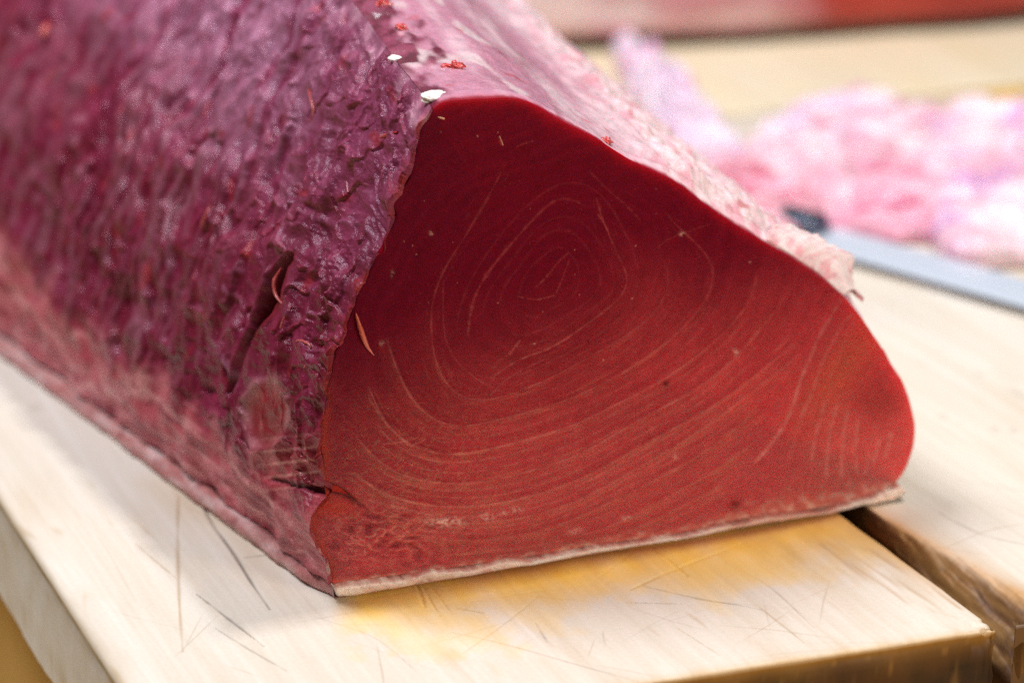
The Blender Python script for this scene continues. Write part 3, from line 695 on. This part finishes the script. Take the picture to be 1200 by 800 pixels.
c0 = Pf[0].mean(0); c1 = Ps[-1].mean(0)
Vv = np.concatenate([Pall.reshape(-1, 3), [c0], [c1]]); pv = np.concatenate([pall.reshape(-1, 3), [pig[0, 0]], [pig[0, 0]]])
i = np.arange(n); i1 = (i+1) % n
t0 = np.stack([np.full(n, m*n), i, i1], 1); t1 = np.stack([np.full(n, m*n+1), (m-1)*n + i1, (m-1)*n + i], 1)
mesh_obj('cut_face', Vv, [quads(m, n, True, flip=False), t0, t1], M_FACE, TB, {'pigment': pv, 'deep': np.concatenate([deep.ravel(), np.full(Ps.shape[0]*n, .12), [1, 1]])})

# --- far end, out of frame: closes the block
abAll = np.concatenate([abA[::8], abB[1::8], abC[1:-1:8]]); ne = len(abAll)
Pe = loft(abAll, np.full(ne, 1.15)); ce = Pe.mean(0)
Pe2 = np.stack([Pe, ce + (Pe - ce)*.7 + DT*.05, ce + (Pe - ce)*.3 + DT*.08])
mesh_obj('far_end', np.concatenate([Pe2.reshape(-1, 3), [ce + DT*.09]]), [quads(3, ne, True), np.stack([2*ne + np.arange(ne), 2*ne + (np.arange(ne)+1) % ne, np.full(ne, 3*ne)], 1)],
         M_SIDE, TB, {'pigment': np.tile([.14, .02, .035], (3*ne + 1, 1))})

# --- the skin the block lies on: a pale strip, edge showing along front and left
def skin():
    top = resample(catmull(SEG_C[::-1], 2.), 420)                     # left -> right, along the face
    bot = resample(catmull([(395,697),(440,695),(500,688),(560,681),(620,670),(700,655),(770,645),(870,628),(940,613),(990,602),(1030,592),(1048,585),(1060,576)], 2.), 420)
    n = len(top); rows = []
    tA = np.array([face_ab(q) for q in top]); bA = np.array([face_ab(q) for q in bot]); bA[:, 1] = np.maximum(bA[:, 1] + .0011*fbm(np.arange(n)*.03, 3., 9., 4), .0006); tA[:, 1] += .0022*fbm(np.arange(n)*.035, 5., 2., 4)
    k = np.arange(n)
    f = lambda ab_, s: loft(ab_, np.full(n, s))
    pts = []
    for s, w, out in [(.006, 0, 0), (.0005, 0, .000), (-.0022, .1, 0), (-.0036, .35, 0), (-.0034, .7, 0), (-.0018, .95, 0), (.002, 1, 0), (.3, 1, 0)]:
        q = tA + (bA - tA) * w
        p = O + q[:, :1]*E1 + q[:, 1:]*ZZ + DT*s if s < .01 else f(bA, s)
        p = p + DT * (.0022*fbm(k*.022, w*1.2, 4., 4))[:, None]
        pts.append(p)
    P = np.array(pts); n += 4
    P = np.concatenate([P[:, :1] + DT*.03 - E1*.0005, P[:, :1] + DT*.003 - E1*.0004, P, P[:, -1:] + DT*.005 + E1*.0012, P[:, -1:] + DT*.04 + E1*.001], 1); U = np.broadcast_to(np.linspace(0, 1, n), P.shape[:2]); Wv = np.broadcast_to(np.array([0, 0, .1, .35, .7, .95, 1, 1])[:, None], P.shape[:2])
    c = mixc(np.array([.90, .68, .56]), [.93, .80, .69], sstep(-.3, .5, fbm(U*18, Wv*1.5, 2.)))
    c = mixc(c, [.70, .34, .28], sstep(.1, .6, fbm(U*40, Wv*2, 12.)) * .7); c = mixc(c, [.66, .50, .40], sstep(.2, .6, fbm(U*22, Wv*3, 22.)) * .5)
    c = mixc(c, [.70, .36, .26], sstep(.66, .72, U) * sstep(.90, .86, U) * .75)
    c = mixc(c, [.60, .13, .11], sstep(.25, 0., Wv) * .8 * sstep(-.5, .3, fbm(U*60, Wv, 32., 3))); c = mixc(c, [.42, .20, .15], sstep(.35, .7, noise(U*95, Wv*2, 42.)) * .6)
    c = mixc(c, [.30, .26, .24], sstep(.75, 1., Wv) * sstep(.6, .75, U) * .7)
    return mesh_obj('skin', P.reshape(-1, 3), quads(*P.shape[:2]), M_FAT, TB, {'pigment': np.clip(c, 0, 1).reshape(-1, 3)}, axis=(O + .17*E1 + .10*ZZ + .05*DT, ZZ*0))
skin()
def skin_left():
    """left rim of the skin: thin fatty ledge following the foot of the dark side"""
    sv = np.concatenate([np.linspace(.0005, .3, 220), np.linspace(.31, 1.1, 60)]); foot = abA[0]; b0 = foot[1]
    prof = [(.004, 1.0, 0), (-.0005, .95, 0), (-.0030, .7, .0), (-.0042, .4, 0), (-.0036, .12, 0), (.004, .03, 0)]
    P = []
    for (da, f, _) in prof:
        a = foot[0] + .0045 + (da - .0045)*(.35 + .65*sstep(0, .03, sv)) + .0016*fbm(sv*45, f*2., 3., 3) - .0015*np.exp(-np.maximum(sv, 0)/.02); b = np.full(len(sv), b0 * f)
        p = loft(np.stack([a, b], -1), np.maximum(sv, 0)); p[:, 2] = np.maximum(b, .0005); p += DT * np.minimum(sv, 0)[:, None]; P.append(p)
    P = np.array(P); sg, fg = np.meshgrid(sv, [q[1] for q in prof])
    c = mixc(np.array([.46, .16, .15]), [.66, .44, .42], sstep(-.3, .6, fbm(sg*30, fg*3, 5., 4)))
    c = mixc(c, [.24, .04, .05], sstep(.2, .6, fbm(sg*60, fg*4, 15., 3)) * .7)
    return mesh_obj('skin_rim', P.reshape(-1, 3), quads(*P.shape[:2], flip=True), M_FAT, TB, {'pigment': np.clip(c, 0, 1).reshape(-1, 3)}, axis=(O + .17*E1 + .004*ZZ, DT))
skin_left()

# --- loose bits on the block
def tube(pts, rad, ns=8):
    p = catmull(pts, .0012); n = len(p); rad = [q*.66 for q in rad]
    t = np.gradient(p, axis=0); t /= np.linalg.norm(t, axis=1)[:, None] + 1e-12
    a = np.cross(t, [.3, .2, .93]); a /= np.linalg.norm(a, axis=1)[:, None]; b = np.cross(t, a)
    r = np.interp(np.linspace(0, 1, n), np.linspace(0, 1, len(rad)), rad)
    th = np.linspace(0, 2*np.pi, ns, endpoint=False)
    V = p[:, None] + r[:, None, None] * (np.cos(th)[None, :, None]*a[:, None] + .7*np.sin(th)[None, :, None]*b[:, None])
    V = V + .18 * r[:, None, None] * noise(V[..., 0]*700, V[..., 1]*700, V[..., 2]*700)[..., None]
    return V, quads(n, ns, True)
abAall = abA
sideP = loft2(abA[None].repeat(len(sv_side), 0), abAs[None].repeat(len(sv_side), 0), sv_side[:, None].repeat(NA, 1)); sideU, sideV = proj(sideP)
topP = loft2(abB[None].repeat(len(sv_top), 0), abBs[None].repeat(len(sv_top), 0), sv_top[:, None].repeat(NBT, 1)); topU, topV = proj(topP)
def on_side(u, v):
    d = (sideU-u)**2 + (sideV-v)**2; k = np.unravel_index(d.argmin(), d.shape); return sideP[k]
def on_top(u, v):
    d = np.hypot(topU-u, topV-v) + 1e4*(topP[..., 2] < .05); best = d.min()
    k = np.argwhere(d < best + 4); q = min(k, key=lambda kk: np.linalg.norm(topP[tuple(kk)] - CC)); return topP[tuple(q)]
def on_face(u, v):
    a = face_ab((u, v)); return O + a[0]*E1 + a[1]*ZZ
view = -FW
LEFTUP = (-E1*.85 + ZZ*.35 - DT*.2)
def shred(px, where, rad, col, lift=.0015, tipcol=None):
    nrm = {'side': LEFTUP, 'top': ZZ, 'face': -DT}[where]; fn = {'side': on_side, 'top': on_top, 'face': on_face}[where]
    pts = [fn(*q) + nrm * (.45 * lift * (1 + .8*math.sin(i*1.7))) for i, q in enumerate(px)]
    Vv, q = tube(pts, rad); k = np.linspace(0, 1, Vv.shape[0])[:, None].repeat(Vv.shape[1], 1)
    c = mixc(np.array(col), tipcol or [.66, .22, .20], k * .6)
    return mesh_obj('shred', Vv.reshape(-1, 3), q, M_TOP, TB, {'pigment': c.reshape(-1, 3)})
RED, ORG, PNK = (.50, .035, .035), (.54, .07, .06), (.66, .30, .33)
SH = [([(252,241),(247,255),(236,273)], 'side', [.001,.0042,.003,.001], (.62,.09,.06), .003),
 ([(416,366),(421,384),(429,404),(438,416)], 'face', [.0008,.0026,.0024,.0004], (.58,.10,.05), .0022),
 ([(362,103),(368,118),(368,132),(362,144)], 'side', [.0006,.0016,.0014,.0004], ORG, .002),
 ([(350,402),(356,400),(366,405),(363,418),(360,432)], 'side', [.0008,.0013,.0015,.0005], ORG, .004),
 ([(332,315),(326,330),(325,345),(331,356)], 'side', [.0008,.0022,.0016,.0005], ORG, .003),
 ([(345,358),(337,375),(330,385)], 'side', [.0006,.0014,.0006], RED, .003),
 
 ([(468,155),(455,160),(444,163)], 'side', [.001,.0024,.001], RED, .002),
 
 
 
 ([(408,212),(411,226)], 'side', [.0006,.0010], PNK, .002),
 ([(58,28),(53,45)], 'side', [.002,.005,.002], RED, .003),
 ([(585,159),(589,170)], 'face', [.0005,.0008], (.6,.35,.25), .0004),
 
 ([(513,137),(520,139)], 'face', [.0005,.0012], (.75,.4,.22), .0008)]
for a in SH: shred(*a)
def blob(name, px, where, r, col, flat=.5, spiky=.5, mat=None, seed=0):
    nrm = {'side': LEFTUP, 'top': ZZ*.9 - DT*.2, 'face': -DT}[where]; nrm = nrm / np.linalg.norm(nrm)
    c = {'side': on_side, 'top': on_top, 'face': on_face}[where](*px)
    r = (r[0]*.78, r[1]*.78)
    th, ph = np.meshgrid(np.linspace(0, 2*np.pi, 26, endpoint=False), np.linspace(.02, np.pi - .02, 16))
    d = np.stack([np.sin(ph)*np.cos(th), np.sin(ph)*np.sin(th), np.cos(ph)], -1)
    rr = 1 + spiky * fbm(d[..., 0]*1.9 + seed, d[..., 1]*1.9, d[..., 2]*1.9 + seed, 3)
    a = np.cross(nrm, DT); a /= np.linalg.norm(a); b = np.cross(nrm, a)
    V = c + (d[..., :1]*a*r[0] + d[..., 1:2]*b*r[1] + d[..., 2:]*nrm*flat*min(r)) * rr[..., None]
    pig = mixc(np.array(col), np.array(col)*.7 + .15, sstep(-.3, .6, fbm(d[..., 0]*3, d[..., 1]*3, seed)))
    return mesh_obj(name, V.reshape(-1, 3), quads(*th.shape, True), mat or M_FAT, TB, {'pigment': np.clip(pig, 0, .95).reshape(-1, 3)})
for i, a in enumerate([((512,109),(.0095,.0065)), ((460,66),(.005,.005)), ((412,8),(.014,.006)), ((497,120),(.004,.003))]):
    blob('fat_fleck', a[0], 'top', a[1], (.92, .86, .80), .34, .22, None, i*3.1)
for i, a in enumerate([((535,77),(.0062,.006)), ((713,164),(.0036,.0042)), ((450,3),(.006,.005)), ((472,29),(.004,.004)), ((404,62),(.0035,.003)), ((645,152),(.002,.002))]):
    blob('flesh_crumb', a[0], 'top', a[1], (.62, .035, .03), .6, 1.0, M_TOP, 20 + i*2.3)

def flap():
    """torn pale membrane sticking out at the right shoulder of the cut"""
    edge = resample(catmull([(900,284),(930,303),(962,325),(988,347)], 2.), 70); outp = resample(catmull([(915,262),(945,272),(968,277),(985,294),(999,313),(1007,337),(1015,350)], 2.), 70)
    n, mm = 70, 26
    A = np.array([on_face(*q) for q in edge]); B = []
    for k, q in enumerate(outp):
        d = ray(*q); p = CC + d * (((O + DT*(.03 - .02*k/69.) - CC) @ DT) / (d @ DT)); B.append(p)
    B = np.array(B); w = np.linspace(0, 1, mm)[:, None, None]
    P = A[None]*(1-w) + B[None]*w
    P = P + (B - A)[None] * w * (.40*fbm(np.arange(n)*.055, 5., 2., 5))[None, :, None]
    P = P + ZZ * (.004*np.sin(w*np.pi) + .0022*w*fbm(np.arange(n)[None, :, None]*.07, w*2, 4., 4)) + DT*.0012
    P[0] += DT * .003
    back = P + DT*.0022 - ZZ*.0030
    X = np.concatenate([P, back[::-1]]); k = np.broadcast_to(np.arange(n)*.1, X.shape[:2]); r = np.broadcast_to(np.concatenate([np.linspace(0,1,mm), np.linspace(1,0,mm)])[:, None], X.shape[:2])
    c = mixc(np.array([.92, .74, .74]), [.82, .38, .42], sstep(-.1, .6, fbm(k*1.1, r*2.2, 4., 4)) * .9)
    c = mixc(c, [.56, .09, .07], sstep(.45, .8, noise(k*2.2, r*3., 8.)) * .6)
    mesh_obj('membrane_flap', X.reshape(-1, 3), quads(*X.shape[:2]), M_TOP, TB, {'pigment': np.clip(c, 0, 1).reshape(-1, 3)})
flap()

# ------------------------------------------------------------------ blurred things behind
def trimming(name, px, h, seed, cols, label, group, curl=.3, z0=.0012, amp=.5, grain=(18, 60)):
    g = np.array([gnd(*q)[:2] for q in px]); g = np.concatenate([g, g[:1]]); o = resample(catmull(g, .004), 180)[:-1]; n = len(o); c = o.mean(0)
    rr = np.concatenate([np.linspace(.02, .9, 44), [.94, .97, .99, 1.0]])
    X = c + (o[None] - c) * rr[:, None, None]
    x, y = X[..., 0], X[..., 1]
    dome = (1 - rr**4)[:, None]
    ax = g.max(0) - g.min(0)
    f = fbm(x*grain[0] + seed, y*grain[0], seed, 3); rd = ridged(x*9 + f*.8, y*30 + x*6 + seed, seed + 2, 3)
    Z = z0 + h * (.35 + .65*dome**.6) * np.clip(.75 + amp*f + .8*(rd - .45), .2, 1.7)
    top = np.stack([x, y, Z], -1); side = np.stack([c[0] + (o[:, 0]-c[0])*.985, c[1] + (o[:, 1]-c[1])*.985, np.full(n, z0)], -1)[None]
    P = np.concatenate([top, side]); t = fbm(x*grain[1]*.35 + y*10 + seed, y*grain[1] + f, seed + 9, 3)
    pg = mixc(np.array(cols[0]), cols[1], sstep(-.35, .45, t)); pg = mixc(pg, cols[2], sstep(.0, .45, fbm(x*11 + y*9 + seed, y*38 - x*8, seed + 30, 3)) * .95); pg = mixc(pg, np.array(cols[2])*.55, sstep(.45, .1, rd) * .7)
    pg = np.concatenate([pg, pg[-1:]]); Vv = np.concatenate([P.reshape(-1, 3), [[c[0], c[1], Z[0].mean()]]]); pv = np.concatenate([pg.reshape(-1, 3), [pg[0, 0]]])
    i = np.arange(n); ob = mesh_obj(name, Vv - [c[0], c[1], 0], [quads(len(P), n, True), np.stack([np.full(n, len(P)*n), i, (i+1) % n], 1)], M_TOP, None, {'pigment': np.clip(pv, 0, 1)})
    ob.location = (c[0], c[1], 0); tag(ob, label, 'fish trimming', group); return ob
GT = 'pink tuna trimmings lying on the board behind'
WH, PK, MG, LV = (.86, .71, .76), (.80, .42, .53), (.58, .10, .22), (.76, .60, .76)
trimming('tuna_trimming', [(716,70),(730,52),(752,66),(790,110),(850,170),(880,225),(850,250),(800,240),(768,190),(735,120)], .034, 1.3, (LV, (.88, .76, .84), (.74, .36, .56)), 'long pale lavender strip of trimming pointing back towards the far loin', GT)
trimming('tuna_trimming', [(835,235),(870,190),(960,150),(1060,140),(1130,165),(1120,215),(1060,250),(980,262),(890,268)], .030, 5.7, (PK, WH, (.66, .20, .30)), 'streaky pink and white trimming in the middle of the blurred heap', GT, grain=(9, 34))
trimming('tuna_trimming', [(1060,215),(1095,165),(1190,145),(1290,165),(1300,305),(1190,316),(1115,316),(1085,275)], .036, 9.1, ((.80, .50, .60), WH, (.64, .34, .60)), 'whitish trimming at the right with a lilac patch', GT, grain=(10, 30))
trimming('tuna_trimming', [(800,225),(850,205),(905,225),(960,258),(960,286),(890,292),(830,266)], .036, 12.4, ((.70, .34, .42), PK, (.60, .16, .24)), 'dull rose trimming tucked right behind the tuna block', GT, grain=(9, 30))
trimming('tuna_trimming', [(950,268),(1000,240),(1070,225),(1130,240),(1125,282),(1060,288),(985,286)], .024, 15.8, ((.74, .34, .46), PK, MG), 'magenta streaked trimming beside the knife blade', GT, grain=(8, 40))
trimming('tuna_trimming', [(880,175),(940,140),(1020,128),(1060,150),(1010,190),(930,205)], .026, 21.3, (LV, WH, (.74, .40, .54)), 'pale lilac fold of trimming topping the back of the heap', GT, grain=(9, 30))

def loin():
    a = gnd(450, 80)[:2]; b = gnd(1560, 6)[:2]; ax = (b - a); L = np.linalg.norm(ax); ax /= L; pr = np.array([-ax[1], ax[0]])
    s, th = np.meshgrid(np.linspace(0, 1, 120), np.linspace(0, 2*np.pi, 70, endpoint=False), indexing='ij')
    w = .085 * np.sin(np.clip(s*1.02 + .03, .02, 1)*np.pi)**.35; hh = .062
    cx, cz = np.cos(th), np.sin(th); sq = lambda q: np.sign(q)*np.abs(q)**.42
    yy = .075 + w*sq(cx); zz = .064 + hh*sq(cz) * (w/.085)**.5
    f = fbm(s*9, np.cos(th)*2, np.sin(th)*2, 4)
    yy = yy + .006*f; zz = np.maximum(zz + .006*f*(cz > -.6), .0015)
    P = np.stack([a[0] + ax[0]*s*L + pr[0]*yy, a[1] + ax[1]*s*L + pr[1]*yy, zz], -1)
    k = sstep(.36, .46, s + .05*f)
    c = mixc(mixc(np.array([.62, .28, .32]), [.74, .58, .56], sstep(-.1, .4, .9*f + .4 - zz*8)), mixc(np.array([.36, .02, .02]), [.50, .05, .035], sstep(-.4, .4, f)), k)
    c = mixc(c, [.46, .30, .24], sstep(.66, .70, s + .02*f) * .9)
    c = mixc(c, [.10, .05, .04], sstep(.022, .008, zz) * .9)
    n = 120; m = 70; e0 = P[0].mean(0); e1 = P[-1].mean(0); i = np.arange(m)
    Vv = np.concatenate([P.reshape(-1, 3), [e0], [e1]]); pv = np.concatenate([c.reshape(-1, 3), [c[0, 0]], [c[-1, 0]]])
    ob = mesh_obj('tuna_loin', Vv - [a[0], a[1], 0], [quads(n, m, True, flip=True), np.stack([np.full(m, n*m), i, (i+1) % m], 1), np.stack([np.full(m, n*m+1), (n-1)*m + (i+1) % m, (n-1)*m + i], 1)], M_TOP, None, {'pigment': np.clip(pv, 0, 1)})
    ob.location = (a[0], a[1], 0); tag(ob, 'blurred second loin across the back, pale pink at left and red at right', 'tuna loin')
loin()

def knife():
    a, b = gnd(955, 289)[:2], gnd(1300, 386)[:2]
    ax = b - a; L = np.linalg.norm(ax); ax /= L; pr = np.array([-ax[1], ax[0]])
    k = empty('kitchen_knife', (a[0], a[1], .0)); k.rotation_euler = (0, 0, math.atan2(ax[1], ax[0]))
    tag(k, 'long knife with a wide blue grey blade lying on the board right of the tuna', 'knife')
    # blade: local x along, y across (edge at -y), z up
    N = 60; s = np.linspace(0, 1, N); L2 = L + .06; x = s*L2
    ye = -.021 + .0*s; ye = ye + .042*np.clip((s-.8)/.2, 0, 1)**2.2; ys = .021 + 0*s
    rows = []
    for f, z in [(0, .0072), (.12, .0084), (.45, .0098), (1.0, .0104), (1.0, .0074), (.45, .0068), (.12, .0068)]:
        rows.append(np.stack([x, ye + (ys-ye)*f, np.full(N, z)], -1))
    P = np.array(rows).transpose(1, 0, 2); n, m = P.shape[:2]; i = np.arange(m)
    Vv = np.concatenate([P.reshape(-1, 3), [P[0].mean(0)], [P[-1].mean(0)]])
    mesh_obj('blade', Vv, [quads(n, m, True, flip=True), np.stack([np.full(m, n*m), i, (i+1) % m], 1), np.stack([np.full(m, n*m+1), (n-1)*m + (i+1) % m, (n-1)*m + i], 1)], M_STEEL, k, None, False)
    def rod(name, x0, x1, ry, rz, mat, sw):
        N = 30; s = np.linspace(0, 1, N); th = np.linspace(0, 2*np.pi, 20, endpoint=False)
        r = 1 + sw*np.sin(s*np.pi); r[0] = r[-1] = .75
        P = np.stack([(x0 + (x1-x0)*s)[:, None] + 0*th, r[:, None]*ry*np.cos(th), .0135 + r[:, None]*rz*np.sin(th)], -1); m = 20; i = np.arange(m)
        Vv = np.concatenate([P.reshape(-1, 3), [P[0].mean(0)], [P[-1].mean(0)]])
        mesh_obj(name, Vv, [quads(N, m, True, flip=True), np.stack([np.full(m, N*m), i, (i+1) % m], 1), np.stack([np.full(m, N*m+1), (N-1)*m + (i+1) % m, (N-1)*m + i], 1)], mat, k)
    rod('ferrule', .004, -.018, .0125, .0118, M_BRASS, .0); rod('handle', -.017, -.15, .0125, .0118, M_HANDLE, .12)
knife()
